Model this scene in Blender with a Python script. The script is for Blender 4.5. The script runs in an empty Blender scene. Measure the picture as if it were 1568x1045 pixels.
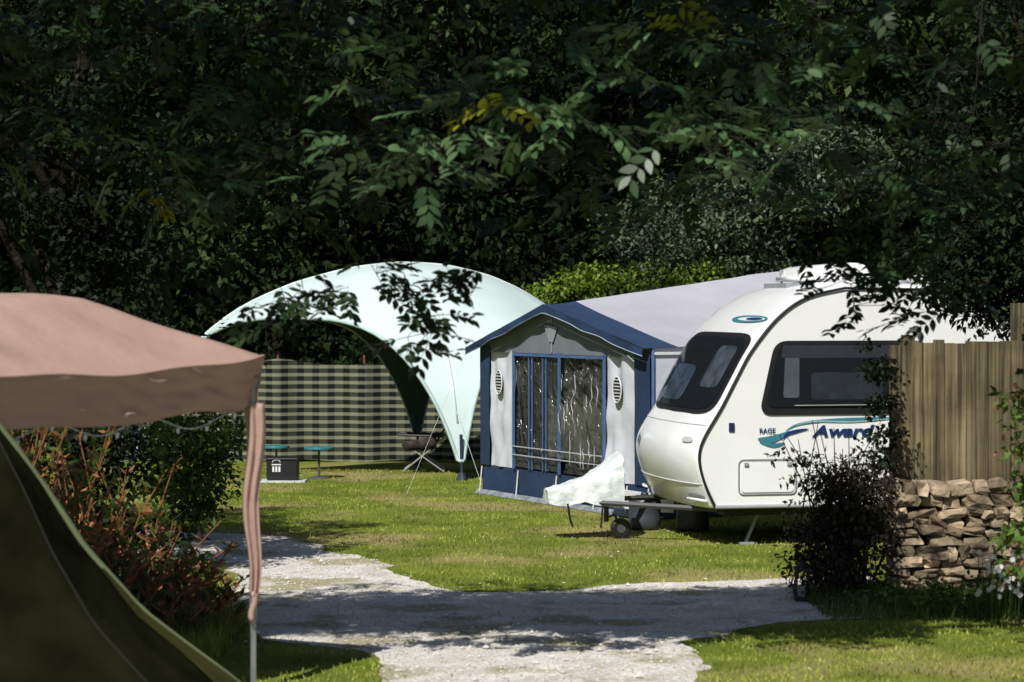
import bpy, bmesh, math, random
import numpy as np
from mathutils import Vector, Matrix, noise as mnoise
random.seed(7); R=np.random.default_rng(11)
scene=bpy.context.scene
scene.view_settings.view_transform='Standard'
try: scene.view_settings.look='None'
except: pass
scene.view_settings.exposure=0

# ---------------------------------------------------------------- helpers
def link(o): scene.collection.objects.link(o); return o
def empty(name,loc):
    e=bpy.data.objects.new(name,None); e.location=loc; e.empty_display_size=.2; return link(e)
def setpar(o,p):
    if p is not None:
        o.parent=p; o.matrix_parent_inverse=Matrix.Translation(-Vector(p.location))
def nt(m): m.use_nodes=True; return m.node_tree.nodes,m.node_tree.links
def mat(name,col,rough=.6,var=.15,scale=6,bump=0,bscale=40,metal=0,spec=.4,coat=0,trans=0,dirt=None):
    m=bpy.data.materials.new(name); n,l=nt(m); b=n['Principled BSDF']
    tc=n.new('ShaderNodeTexCoord'); no=n.new('ShaderNodeTexNoise'); no.inputs['Scale'].default_value=scale; no.inputs['Detail'].default_value=6
    l.new(tc.outputs['Object'],no.inputs['Vector'])
    r=n.new('ShaderNodeValToRGB'); r.color_ramp.elements[0].position=.3; r.color_ramp.elements[1].position=.7
    lo=[c*(1-var) for c in col]; hi=[min(1,c*(1+var)) for c in col]
    if dirt: lo=dirt
    r.color_ramp.elements[0].color=(*lo,1); r.color_ramp.elements[1].color=(*hi,1)
    l.new(no.outputs['Fac'],r.inputs['Fac']); l.new(r.outputs['Color'],b.inputs['Base Color'])
    b.inputs['Roughness'].default_value=rough; b.inputs['Metallic'].default_value=metal
    b.inputs['Specular IOR Level'].default_value=spec; b.inputs['Coat Weight'].default_value=coat
    if bump:
        n2=n.new('ShaderNodeTexNoise'); n2.inputs['Scale'].default_value=bscale; n2.inputs['Detail'].default_value=4
        l.new(tc.outputs['Object'],n2.inputs['Vector'])
        bp=n.new('ShaderNodeBump'); bp.inputs['Strength'].default_value=bump; bp.inputs['Distance'].default_value=.03
        l.new(n2.outputs['Fac'],bp.inputs['Height']); l.new(bp.outputs['Normal'],b.inputs['Normal'])
    if trans:
        t=n.new('ShaderNodeBsdfTranslucent'); l.new(r.outputs['Color'],t.inputs['Color'])
        mx=n.new('ShaderNodeMixShader'); mx.inputs[0].default_value=trans
        l.new(b.outputs[0],mx.inputs[1]); l.new(t.outputs[0],mx.inputs[2]); l.new(mx.outputs[0],n['Material Output'].inputs[0])
    return m
def leafmat(name,c1,c2,trans=.25,rough=.5,nscale=.9,spec=.25):
    m=bpy.data.materials.new(name); n,l=nt(m); b=n['Principled BSDF']
    g=n.new('ShaderNodeNewGeometry'); r=n.new('ShaderNodeValToRGB')
    r.color_ramp.elements[0].color=(*c1,1); r.color_ramp.elements[1].color=(*c2,1)
    l.new(g.outputs['Random Per Island'],r.inputs['Fac'])
    no=n.new('ShaderNodeTexNoise'); no.inputs['Scale'].default_value=nscale; no.inputs['Detail'].default_value=3
    l.new(g.outputs['Position'],no.inputs['Vector'])
    mr=n.new('ShaderNodeMapRange'); mr.inputs[1].default_value=.35; mr.inputs[2].default_value=.65; mr.inputs[3].default_value=.42; mr.inputs[4].default_value=1.55
    l.new(no.outputs['Fac'],mr.inputs[0])
    v=n.new('ShaderNodeVectorMath'); v.operation='SCALE'; l.new(r.outputs['Color'],v.inputs[0]); l.new(mr.outputs[0],v.inputs['Scale'])
    l.new(v.outputs[0],b.inputs['Base Color']); b.inputs['Roughness'].default_value=rough; b.inputs['Specular IOR Level'].default_value=spec
    if trans>0:
        t=n.new('ShaderNodeBsdfTranslucent'); l.new(v.outputs[0],t.inputs['Color'])
        mx=n.new('ShaderNodeMixShader'); mx.inputs[0].default_value=trans
        l.new(b.outputs[0],mx.inputs[1]); l.new(t.outputs[0],mx.inputs[2]); l.new(mx.outputs[0],n['Material Output'].inputs[0])
    return m

class MB:
    def __init__(s): s.v=[]; s.f=[]; s.m=[]
    def add(s,vs,fs,mi=0):
        o=len(s.v); s.v+= [tuple(map(float,p)) for p in vs]; s.f+=[tuple(o+i for i in f) for f in fs]; s.m+=[mi]*len(fs)
    def box(s,c,d,rz=0,mi=0,tilt=None):
        M=Matrix.Rotation(rz,3,'Z')
        if tilt is not None: M=M@tilt
        vs=[Vector(c)+M@Vector((x*d[0]/2,y*d[1]/2,z*d[2]/2)) for x in(-1,1) for y in(-1,1) for z in(-1,1)]
        s.add(vs,[(0,1,3,2),(4,6,7,5),(0,4,5,1),(2,3,7,6),(0,2,6,4),(1,5,7,3)],mi)
    def tube(s,pts,rad,seg=8,mi=0,caps=True):
        pts=[Vector(p) for p in pts]; n=len(pts)
        if not hasattr(rad,'__len__'): rad=[rad]*n
        vs=[]
        prev=None
        for i,p in enumerate(pts):
            d=(pts[min(i+1,n-1)]-pts[max(i-1,0)]).normalized()
            a=prev if prev is not None else (Vector((1,0,0)) if abs(d.x)<.8 else Vector((0,1,0)))
            x=(a-d*a.dot(d)).normalized(); y=d.cross(x); prev=x
            for k in range(seg):
                t=2*math.pi*k/seg; vs.append(p+(x*math.cos(t)+y*math.sin(t))*rad[i])
        fs=[]
        for i in range(n-1):
            for k in range(seg):
                k2=(k+1)%seg; fs.append((i*seg+k,i*seg+k2,(i+1)*seg+k2,(i+1)*seg+k))
        if caps: fs+=[tuple(range(seg))[::-1],tuple((n-1)*seg+k for k in range(seg))]
        s.add(vs,fs,mi)
    def grid(s,fn,nu,nv,mi=0):
        vs=[fn(i/nu,j/nv) for i in range(nu+1) for j in range(nv+1)]
        fs=[(i*(nv+1)+j,(i+1)*(nv+1)+j,(i+1)*(nv+1)+j+1,i*(nv+1)+j+1) for i in range(nu) for j in range(nv)]
        s.add(vs,fs,mi)
    def build(s,name,mats,parent=None,smooth=False,bevel=0,solid=0):
        me=bpy.data.meshes.new(name); me.from_pydata(s.v,[],s.f); 
        for m in (mats if isinstance(mats,(list,tuple)) else [mats]): me.materials.append(m)
        me.polygons.foreach_set('material_index',s.m)
        if smooth: me.polygons.foreach_set('use_smooth',[True]*len(s.f))
        me.update(); o=link(bpy.data.objects.new(name,me)); setpar(o,parent)
        if solid:
            md=o.modifiers.new('s','SOLIDIFY'); md.thickness=solid; md.offset=0
        if bevel:
            md=o.modifiers.new('b','BEVEL'); md.width=bevel; md.segments=2; md.limit_method='ANGLE'
        return o

def unit(a): return a/np.maximum(np.linalg.norm(a,axis=1,keepdims=True),1e-6)
def leaves_mesh(name,P,D,N,L,W,m,parent=None,shape='kite'):
    n=len(P); D=unit(D); S=unit(np.cross(D,N)); U=np.cross(S,D)
    if shape=='kite': prof=[(0,0,0),(.5,.42,.18),(0,1,-.06),(-.5,.42,.18)]
    elif shape=='blade': prof=[(.5,0,0),(.0,1,0),(-.5,0,0)]
    else: prof=[(0,0,0),(.36,.22,.12),(.5,.5,.16),(.3,.78,.08),(0,1,-.08),(-.3,.78,.08),(-.5,.5,.16),(-.36,.22,.12)]
    k=len(prof); V=np.empty((n,k,3))
    for i,(a,b,c) in enumerate(prof):
        V[:,i]=P+S*(a*W)[:,None]+D*(b*L)[:,None]+U*(c*W)[:,None]
    me=bpy.data.meshes.new(name); me.vertices.add(n*k); me.loops.add(n*k); me.polygons.add(n)
    me.vertices.foreach_set('co',V.reshape(-1).astype(np.float32))
    me.loops.foreach_set('vertex_index',np.arange(n*k,dtype=np.int32))
    me.polygons.foreach_set('loop_start',np.arange(0,n*k,k,dtype=np.int32))
    try: me.polygons.foreach_set('loop_total',np.full(n,k,dtype=np.int32))
    except Exception: pass
    me.materials.append(m); me.update(calc_edges=True)
    o=link(bpy.data.objects.new(name,me)); setpar(o,parent); return o
def clump_leaves(C,rad,per,L,asp=.5,droop=.35,flat=.6):
    C=np.asarray(C,float); n=len(C); rad=np.broadcast_to(rad,(n,))
    idx=np.repeat(np.arange(n),per); G=R.normal(size=(len(idx),3)); G=G/np.maximum(np.linalg.norm(G,axis=1,keepdims=True),.01)*(R.random((len(idx),1))**.45)
    G[:,2]*=flat; P=C[idx]+G*rad[idx][:,None]
    D=R.normal(size=P.shape)*.7+G*.8; D[:,2]-=droop
    N=R.normal(size=P.shape)*.55; N[:,2]+=1
    Ls=L*R.uniform(.6,1.25,len(P)); return P,D,N,Ls,Ls*asp*R.uniform(.8,1.2,len(P))
def in_ell(n,c,r,shell=.45):
    g=R.normal(size=(n,3)); g/=np.linalg.norm(g,axis=1,keepdims=True); g*=(R.random((n,1))**shell)
    return np.array(c)+g*np.array(r)

# ---------------------------------------------------------------- materials
bark=mat('bark',(.020,.016,.012),.95,.4,12,.6,30,spec=.05)
L_dark=leafmat('leaf_dark',(.004,.009,.003),(.013,.025,.006),0,.6,.55,.10)  # leaf green darkened so the colour carries the wood's shade
L_mid=leafmat('leaf_mid',(.010,.022,.006),(.034,.058,.013),0,.6,.45,.12)
L_grey=leafmat('leaf_greygreen',(.035,.055,.030),(.09,.12,.068),0)
L_bright=leafmat('leaf_bright',(.07,.13,.014),(.17,.24,.03),.3)
L_ash=leafmat('leaf_ash',(.03,.07,.022),(.07,.13,.04),0,nscale=1.6)
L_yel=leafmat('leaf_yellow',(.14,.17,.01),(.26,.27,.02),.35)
L_ivy=leafmat('leaf_ivy',(.004,.008,.003),(.015,.026,.008),0,.6,.8,.15)
L_red=leafmat('leaf_red',(.15,.055,.022),(.44,.20,.08),.2,nscale=3)
L_dry=leafmat('leaf_dry',(.012,.012,.008),(.04,.03,.018),0)
L_grass=leafmat('grass_blade',(.16,.205,.028),(.34,.35,.075),.15,.6,1.4)
L_weed=leafmat('weed_leaf',(.045,.09,.015),(.10,.16,.03),.2)

# ---------------------------------------------------------------- ground
def gz_(y): 
    t=min(1,max(0,(y-31)/5)); return -.24*t*t*(3-2*t)
gm=bpy.data.materials.new('grass_ground'); n,l=nt(gm); b=n['Principled BSDF']
g=n.new('ShaderNodeNewGeometry')
def noise_(n,l,src,sc,det=5,w=None):
    x=n.new('ShaderNodeTexNoise'); x.inputs['Scale'].default_value=sc; x.inputs['Detail'].default_value=det; l.new(src,x.inputs['Vector']); return x.outputs['Fac']
def ramp(n,l,src,p0,p1,c0,c1):
    r=n.new('ShaderNodeValToRGB'); e=r.color_ramp.elements; e[0].position=p0; e[1].position=p1; e[0].color=(*c0,1); e[1].color=(*c1,1); l.new(src,r.inputs['Fac']); return r.outputs['Color']
def mix(n,l,f,a,bb):
    m_=n.new('ShaderNodeMix'); m_.data_type='RGBA'; l.new(f,m_.inputs['Factor']); l.new(a,m_.inputs['A']); l.new(bb,m_.inputs['B']); return m_.outputs['Result']
def mul(n,l,a,bb):
    m_=n.new('ShaderNodeMix'); m_.data_type='RGBA'; m_.blend_type='MULTIPLY'; m_.inputs['Factor'].default_value=1; l.new(a,m_.inputs['A']); l.new(bb,m_.inputs['B']); return m_.outputs['Result']
pos=g.outputs['Position']
c_a=ramp(n,l,noise_(n,l,pos,1.6,6),.35,.65,(.115,.165,.018),(.205,.245,.040))
c_b=ramp(n,l,noise_(n,l,pos,40),.3,.7,(.26,.21,.08),(.46,.37,.19))
f1=ramp(n,l,noise_(n,l,pos,.6,8),.50,.62,(0,0,0),(.85,.85,.85))
fine=ramp(n,l,noise_(n,l,pos,14,6),.3,.7,(.72,.72,.7),(1.0,1.0,1.0))
l.new(mul(n,l,mix(n,l,f1,c_a,c_b),fine),b.inputs['Base Color']); b.inputs['Roughness'].default_value=.95; b.inputs['Specular IOR Level'].default_value=.1
bp=n.new('ShaderNodeBump'); bp.inputs['Strength'].default_value=.6; bp.inputs['Distance'].default_value=.03; l.new(noise_(n,l,pos,30),bp.inputs['Height']); l.new(bp.outputs['Normal'],b.inputs['Normal'])
ys=[-300,-100,-20,10,20,29,30,31,31.5,32,32.5,33,33.5,34,34.5,35,35.5,36,37,40,60,120,300]
mb=MB(); mb.grid(lambda u,v:((u-.5)*600,ys[round(v*22)],gz_(ys[round(v*22)])),12,22); mb.build('ground',gm)

# gravel
pm=bpy.data.materials.new('gravel'); n,l=nt(pm); b=n['Principled BSDF']; g=n.new('ShaderNodeNewGeometry'); pos=g.outputs['Position']
vo=n.new('ShaderNodeTexVoronoi'); vo.inputs['Scale'].default_value=38; l.new(pos,vo.inputs['Vector'])
st=ramp(n,l,vo.outputs['Color'],.1,.9,(.56,.535,.50),(.84,.81,.76))
st2=ramp(n,l,noise_(n,l,pos,3,8),.35,.65,(.78,.76,.72),(1,1,1))
gr=ramp(n,l,noise_(n,l,pos,30),.35,.65,(.18,.17,.06),(.40,.33,.18))
f=ramp(n,l,noise_(n,l,pos,1.3,9),.53,.60,(0,0,0),(.75,.75,.75))
l.new(mix(n,l,f,mul(n,l,st,st2),gr),b.inputs['Base Color']); b.inputs['Roughness'].default_value=.95; b.inputs['Specular IOR Level'].default_value=.1
bp=n.new('ShaderNodeBump'); bp.inputs['Strength'].default_value=.6; bp.inputs['Distance'].default_value=.02; l.new(vo.outputs['Distance'],bp.inputs['Height']); l.new(bp.outputs['Normal'],b.inputs['Normal'])
path=[(-9,25.5),(-6,24.2),(-3.21,23.1),(-2.24,22.6),(-1.47,21),(-1.04,19.7),(-.73,18.85),(-.33,18.2),(.35,18.3),(1.17,18.85),(2.3,19.2),(3.0,19.3),(3.0,16.9),(1.9,16.5),(1.22,15.5),(1.15,13.9),(1.2,10),(1.4,2),(-1.3,2),(-1.0,10),(-.84,13.9),(-.85,15.06),(-1.64,15.65),(-1.84,16.3),(-2.2,17.7),(-2.45,19.9),(-2.95,21),(-6,21.9),(-9,22.5)]
pp=[]
for i in range(len(path)):
    a=Vector(path[i]).to_3d(); c=Vector(path[(i+1)%len(path)]).to_3d(); k=max(1,int((c-a).length/.08))
    for j in range(k):
        q=a.lerp(c,j/k); w=mnoise.noise_vector(q*1.7)*.15+mnoise.noise_vector(q*6)*.055+mnoise.noise_vector(q*15)*.012; pp.append((q.x+w.x,q.y+w.y,.004))
mb=MB(); mb.add(pp,[tuple(range(len(pp)))]); mb.build('gravel_track',pm)
PP=np.array(pp)[:,:2]
def inpoly(X,Y):
    c=np.zeros(len(X),bool); j=len(PP)-1
    for i in range(len(PP)):
        xi,yi=PP[i]; xj,yj=PP[j]
        if yi!=yj: c^=((yi>Y)!=(yj>Y))&(X<(xj-xi)*(Y-yi)/(yj-yi)+xi)
        j=i
    return c
N_=105000
Y=12+ (R.random(N_)**1.25)*23; X=(R.random(N_)-.5)*2*(Y*.235+.3)
jx=R.normal(size=N_)*.07; jy=R.normal(size=N_)*.12
o_=inpoly(X+jx,Y+jy); keep=(~o_)|(R.random(N_)<.035); X=X[keep];Y=Y[keep]; nn=len(X)
t_=np.clip((Y-31)/5,0,1); P=np.stack([X,Y,-.24*t_*t_*(3-2*t_)],1); D=R.normal(size=(nn,3))*.45; D[:,2]=1; Nn=R.normal(size=(nn,3)); Nn[:,1]-=.5
Lb=R.uniform(.015,.042,nn); leaves_mesh('grass',P,D,Nn,Lb,np.full(nn,.011),L_grass,None,'blade')
mb=MB(); cnt=0
pebm=mat('pebble',(.58,.55,.51),.9,.3,20)
xs_=R.uniform(-3.2,2.6,12000); ys_=13.2+R.random(12000)**1.3*10; ip=inpoly(xs_+R.normal(size=12000)*.07,ys_+R.normal(size=12000)*.10); 
for x,y,k in zip(xs_,ys_,ip):
    if not k and random.random()>.012: continue
    cnt+=1
    if cnt>3200: break
    s_=random.uniform(.006,.016)*(1 if random.random()<.98 else 2.2); q=Vector((x,y,.006+s_*.2)); rr=random.random()*6
    vs=[q+Vector((math.cos(rr+k*1.57)*s_*random.uniform(.7,1.2),math.sin(rr+k*1.57)*s_,0)) for k in range(4)]+[q+Vector((0,0,s_*.7)),q-Vector((0,0,s_*.3))]
    mb.add(vs,[(0,1,4),(1,2,4),(2,3,4),(3,0,4)])
mb.build('pebbles',pebm)

# ---------------------------------------------------------------- caravan
P0=Vector((1.77,21.6,0)); ax=Vector((.978,.208,0)); nx=Vector((-.208,.978,0))
car=empty('touring_caravan',(3.8,23,0))
white=mat('caravan_white',(.90,.91,.925),.25,.005,3,0,coat=.3,spec=.5,dirt=(.86,.865,.87))
black=mat('rubber_black',(.015,.015,.017),.5,.2)
grey=mat('trim_grey',(.30,.31,.33),.4,.1)
lgrey=mat('trim_light',(.62,.63,.65),.4,.1)
glass=bpy.data.materials.new('tinted_window'); n,l=nt(glass); b=n['Principled BSDF']; b.inputs['Base Color'].default_value=(.02,.024,.03,1); b.inputs['Roughness'].default_value=.06; b.inputs['Specular IOR Level'].default_value=.6
t=n.new('ShaderNodeBsdfTransparent'); t.inputs[0].default_value=(.8,.85,.9,1); mx=n.new('ShaderNodeMixShader'); mx.inputs[0].default_value=.5
l.new(t.outputs[0],mx.inputs[1]); l.new(b.outputs[0],mx.inputs[2]); l.new(mx.outputs[0],n['Material Output'].inputs[0])
prof=[(.16,.37),(.06,.58),(0,.78),(.0,.93),(.06,1.08),(.22,1.34),(.37,1.62),(.52,1.88),(.78,2.19),(1.07,2.38),(1.45,2.47)]
def cat(pts,k=6):
    out=[]
    for i in range(len(pts)-1):
        p=[Vector(pts[max(0,min(len(pts)-1,j))]) for j in (i-1,i,i+1,i+2)]
        for q in range(k):
            t=q/k; out.append(.5*((2*p[1])+(p[2]-p[0])*t+(2*p[0]-5*p[1]+4*p[2]-p[3])*t*t+(3*p[1]-p[0]-3*p[2]+p[3])*t**3))
    out.append(Vector(pts[-1])); return out
fr=cat(prof)
full=[(p.x,p.y) for p in fr]+[(2.0,2.49),(2.6,2.49),(3.3,2.47),(3.6,2.42),(3.8,2.3),(3.93,2.0),(4.0,1.2),(4.0,.5),(3.95,.37)]
CW=2.2
def loft(sz,w):
    s,z=sz; e=1-abs((w-CW/2)/(CW/2))**2.6
    front=max(0,min(1,(1.6-s)/1.6)) if s<1.6 else 0
    bul=(.09+.07*max(0,min(1,(1.25-z)/.20)))*e*front
    crown=.07*e*(1 if z>2.2 else 0)*min(1,max(0,(z-2.2)/.2))
    ed=min(w,CW-w); rd=0.04*(1-min(1,ed/.05))**2
    cx,cz=2.2,1.4; vx,vz=cx-s,cz-z; L_=math.hypot(vx,vz)
    return P0+ax*(s-bul+vx/L_*rd)+nx*w+Vector((0,0,z+crown+vz/L_*rd))
ws=[0,.012,.03,.05]+[.05+(CW-.1)*i/14 for i in range(1,14)]+[CW-.05,CW-.03,CW-.012,CW]
mb=MB(); m_=len(full)
vs=[loft(p,w) for w in ws for p in full]
fs=[]
for i in range(len(ws)-1):
    for j in range(m_):
        j2=(j+1)%m_; fs.append((i*m_+j,(i+1)*m_+j,(i+1)*m_+j2,i*m_+j2))
mb.add(vs,fs)
mb.build('body_shell',white,car,True)
mb=MB(); mb.add(vs[:m_],[tuple(range(m_))]); mb.add(vs[-m_:],[tuple(range(m_))[::-1]]); mb.build('side_walls',white,car)
def S(s,z,off=0): return P0+ax*s-nx*off+Vector((0,0,z))
def roundpoly(pts,r,k=6):
    out=[];n_=len(pts)
    for i in range(n_):
        a,bq,c=[Vector(pts[j%n_]) for j in(i-1,i,i+1)]
        d1=(a-bq).normalized(); d2=(c-bq).normalized(); p1=bq+d1*r; p2=bq+d2*r
        for q in range(k+1):
            t=q/k; out.append((1-t)**2*p1+2*t*(1-t)*bq+t*t*p2)
    return out
def side_panel(name,pts,off,m,r=.05,th=None,par=car):
    o=roundpoly(pts,r) if r else [Vector(p) for p in pts]
    n_=len(o); mb=MB(); vs=[S(p.x,p.y,off) for p in o]+[S(p.x,p.y,.0) for p in o]
    fs=[tuple(range(n_))]+[(i,(i+1)%n_,n_+(i+1)%n_,n_+i) for i in range(n_)]
    mb.add(vs,fs); return mb.build(name,m,par)
mb=MB()
tr=[S(p.x+.012,p.y,.012) for p in fr]+[S(2.4,2.455,.012),S(3.3,2.44,.012),S(3.8,2.26,.012)]
mb.tube(tr,.013,6); mb.build('edge_trim',black,car,True)
mb=MB(); mb.tube([S(.16,.385,.012),S(3.9,.385,.012)],.02,6); mb.build('skirt_rail',grey,car,True)
side_panel('side_window_frame',[(.60,1.255),(.76,1.965),(2.25,1.965),(2.25,1.255)],.014,black,.13)
side_panel('side_window_blind',[(.84,1.42),(.86,1.84),(1.0,1.84),(1.0,1.42)],.018,mat('blind',(.42,.43,.46),.7),.03)
side_panel('side_window_curtain',[(1.12,1.4),(1.12,1.66),(1.85,1.66),(1.85,1.4)],.0182,mat('curtain_fabric',(.10,.105,.12),.9,.4,8),.04)
side_panel('side_window_head',[(.82,1.80),(.84,1.92),(2.15,1.92),(2.15,1.80)],.0186,mat('window_head',(.15,.15,.17),.8),.02)
side_panel('side_window_glass',[(.66,1.33),(.80,1.925),(2.21,1.925),(2.21,1.33)],.024,glass,.10)
mb=MB(); mb.tube([S(.95,1.345,.03),S(2.0,1.345,.03)],.006,6); mb.build('window_stay',grey,car)
side_panel('rear_window_frame',[(2.7,1.3),(2.7,1.95),(3.5,1.95),(3.55,1.3)],.014,black,.12)
side_panel('rear_window_glass',[(2.76,1.36),(2.76,1.89),(3.43,1.89),(3.47,1.36)],.022,glass,.09)
side_panel('vent_cover',[(.30,1.10),(.30,1.185),(.355,1.185),(.355,1.10)],.012,mat('navy_vent',(.02,.03,.09),.4),.01)
def ring(name,pts,off,w,m,r=.05):
    o=roundpoly(pts,r); mb=MB(); mb.tube([S(p.x,p.y,off) for p in o]+[S(o[0].x,o[0].y,off)],w,5,caps=False); return mb.build(name,m,car,True)
ring('service_locker',[(.40,.50),(.40,.83),(.97,.83),(.97,.50)],.004,.009,grey,.05)
side_panel('locker_door',[(.42,.52),(.42,.81),(.95,.81),(.95,.52)],.010,white,.045)
mb=MB()
for q in(.47,.9): mb.box(S(q,.79,.018),(.04,.02,.03),math.atan2(.208,.978))
mb.build('locker_catches',grey,car)
ring('second_locker',[(1.6,.50),(1.6,.9),(2.2,.9),(2.2,.50)],.004,.008,grey,.05)
teal=mat('decal_teal',(.05,.22,.28),.35,.1); blue=mat('decal_blue',(.015,.04,.14),.35,.1); teall=mat('decal_light_teal',(.30,.48,.52),.35,.1)
def swoosh(name,pts,wd,m,off):
    c=cat(pts,8); mb=MB(); k=len(c); vs=[]
    for i,p in enumerate(c):
        d=(c[min(i+1,k-1)]-c[max(i-1,0)]).normalized(); nn_=Vector((-d.y,d.x)); w=wd*math.sin(math.pi*min(1,(i+.15)/(k-.7)))**.8
        vs+= [S(p.x+nn_.x*w,p.y+nn_.y*w,off),S(p.x-nn_.x*w,p.y-nn_.y*w,off)]
    mb.add(vs,[(2*i,2*i+1,2*i+3,2*i+2) for i in range(k-1)]); mb.build(name,m,car)
swoosh('decal_swoosh_a',[(.86,1.10),(1.0,1.165),(1.3,1.20),(1.8,1.215),(2.2,1.21)],.014,teal,.008)
swoosh('decal_swoosh_b',[(.95,1.15),(1.15,1.19),(1.6,1.185),(2.2,1.235)],.008,teall,.009)
swoosh('decal_swoosh_c',[(.585,1.03),(.68,1.02),(.78,1.04),(.92,1.10)],.034,teal,.0095)
swoosh('decal_swoosh_e',[(.60,1.00),(.75,.965),(.86,.99)],.020,teal,.0092)
swoosh('decal_dart',[(.84,1.02),(.88,1.07),(.98,1.10),(1.10,1.12)],.018,blue,.0105)
def text(name,body,s,z,size,m,off=.011,par=car,shear=.25,ext=.001,bold=.02):
    c=bpy.data.curves.new(name,'FONT'); c.body=body; c.size=size; c.shear=shear; c.extrude=ext; c.offset=size*bold; c.materials.append(m)
    o=link(bpy.data.objects.new(name,c)); p=S(s,z,off); o.rotation_euler=(math.radians(90),0,math.atan2(.208,.978)); o.location=p; setpar(o,par); return o
t_=text('side_lettering','Award',1.14,1.045,.15,blue,bold=.035); t_.scale=(1.45,1,1)
text('small_lettering','RAGE',.60,1.085,.065,blue,.0115,shear=0)
zs=[p.y for p in fr]; ss=[p.x for p in fr]
def F(w,z,off):
    s=float(np.interp(z,zs,ss)); s2=float(np.interp(z+.03,zs,ss))
    nrm=Vector((-.03,(s2-s)*1.0)); nrm.normalize()
    p=loft((s,z),w); return p+ax*(nrm.x*off)+Vector((0,0,nrm.y*off))
def front_patch(name,w0,w1,z0,z1,off,m,e=5,skew=0):
    mb=MB(); K_=10; A=40; vs=[F((w0+w1)/2,(z0+z1)/2,off)]
    for i in range(1,K_+1):
        for a in range(A):
            t=2*math.pi*a/A; c,sn=math.cos(t),math.sin(t); r=i/K_
            x=math.copysign(abs(c)**(2/e),c)*r; y=math.copysign(abs(sn)**(2/e),sn)*r
            vs.append(F((w0+w1)/2+x*(w1-w0)/2*(1+skew*y),(z0+z1)/2+y*(z1-z0)/2,off))
    fs=[(0,1+a,1+(a+1)%A) for a in range(A)]
    for i in range(K_-1):
        for a in range(A):
            a2=(a+1)%A; fs.append((1+i*A+a,1+(i+1)*A+a,1+(i+1)*A+a2,1+i*A+a2))
    mb.add(vs,fs); return mb.build(name,m,car,True)
front_patch('front_window_frame',.08,2.12,1.25,2.03,.012,black,7)
front_patch('front_window_reflection',.25,.75,1.5,1.9,.02,mat('front_reflection',(.24,.27,.32),.9,.5,7),6)  # pale patches here and below paint reflections in the front window
front_patch('front_window_reflection_far',1.1,1.9,1.35,1.7,.02,mat('front_reflection_b',(.15,.21,.30),.9,.8,5),6)
front_patch('front_window_glass',.13,2.07,1.29,1.99,.03,glass,7)
front_patch('front_decal',.15,1.15,2.13,2.20,.008,teal,2.2)
front_patch('front_decal_inner',.2,.95,2.145,2.18,.012,white,2.2)
front_patch('front_decal_dart',.25,.7,2.15,2.175,.015,blue,2.2)
mb=MB()
for z_ in(.60,1.16): mb.tube([F(.03+2.14*k/30,z_,.002) for k in range(31)],.006,5)
mb.build('front_panel_seams',lgrey,car,True)
front_patch('marker_lamp',.12,.30,.99,1.04,.014,mat('lamp_lens',(.5,.51,.53),.15,.1),2.5)
front_patch('badge',1.55,1.63,.90,1.0,.02,blue,2.2)
front_patch('grab_handle_recess',.05,.35,.45,.50,.01,grey,2.5)
mb=MB(); mb.tube([F(.05,.44,.01),F(.1,.47,.05),F(.3,.47,.05),F(.36,.44,.01)],.014,6); mb.tube([F(1.84,.44,.01),F(1.9,.47,.05),F(2.05,.47,.05),F(2.12,.44,.01)],.014,6); mb.build('grab_handles',white,car,True)
mb=MB()
mb.box(P0+ax*2.1+nx*1.1+Vector((0,0,.33)),(3.6,1.9,.08),math.atan2(.208,.978))
mb.build('chassis',black,car)
mb=MB()
for w in(.12,CW-.12):
    c=P0+ax*2.5+nx*w+Vector((0,0,.32)); mb.tube([c-nx*.09,c-nx*.07,c+nx*.07,c+nx*.09],[.27,.31,.31,.27],24)
    mb.tube([c-nx*.095,c-nx*.088],[.17,.18],20,1)
mb.build('wheels',[mat('tyre',(.02,.02,.02),.8),grey],car)
mb=MB()
for s_ in(.55,3.5):
    for w in(.25,CW-.25):
        c=P0+ax*s_+nx*w; mb.tube([c+Vector((0,0,.36))+ax*.15,c+Vector((0,0,.02))],.018,6); mb.box(c+Vector((0,0,.012)),(.14,.12,.02),.2)
mb.build('corner_steadies',grey,car)
mb=MB(); rz=math.atan2(.208,.978)
def roofp(s,w,z): return P0+ax*s+nx*w+Vector((0,0,z))
def dome_box(c,dx,dy,h,tilt=0):
    def fn(u,v):
        x=(u*2-1);y=(v*2-1); k=(1-abs(x)**6)*(1-abs(y)**6); q=Vector((x*dx/2,y*dy/2,h*max(0,k)**.35)); q=Matrix.Rotation(rz,3,'Z')@(Matrix.Rotation(tilt,3,'Y')@q); return Vector(c)+q
    mb.grid(fn,16,16)
dome_box(roofp(1.65,1.1,2.60),.75,.7,.12,-.08); mb.box(roofp(1.65,1.1,2.57),(.78,.72,.05),rz)
dome_box(roofp(2.9,1.2,2.54),.5,.5,.08)
mb.build('roof_hatch',white,car,True)
mb=MB()
for q in(.82,1.38): mb.tube([roofp(1.30,q,2.52),roofp(1.28,q,2.65),roofp(1.4,q,2.69)],.012,6)
mb.box(roofp(1.2,1.1,2.50),(.14,.7,.05),rz); mb.build('roof_hatch_struts',grey,car)
mb=MB(); hitch=roofp(-1.10,1.1,.38); dgrey=mat('galvanised_dark',(.07,.07,.075),.6)
mb.tube([roofp(.3,.35,.33),hitch],.028,6); mb.tube([roofp(.3,1.85,.33),hitch],.028,6)
mb.tube([roofp(-.62,1.1,.6),roofp(-.62,1.1,.16)],.025,8); mb.build('drawbar',dgrey,car)
mb=MB(); c=roofp(-.50,1.0,.105)
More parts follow.
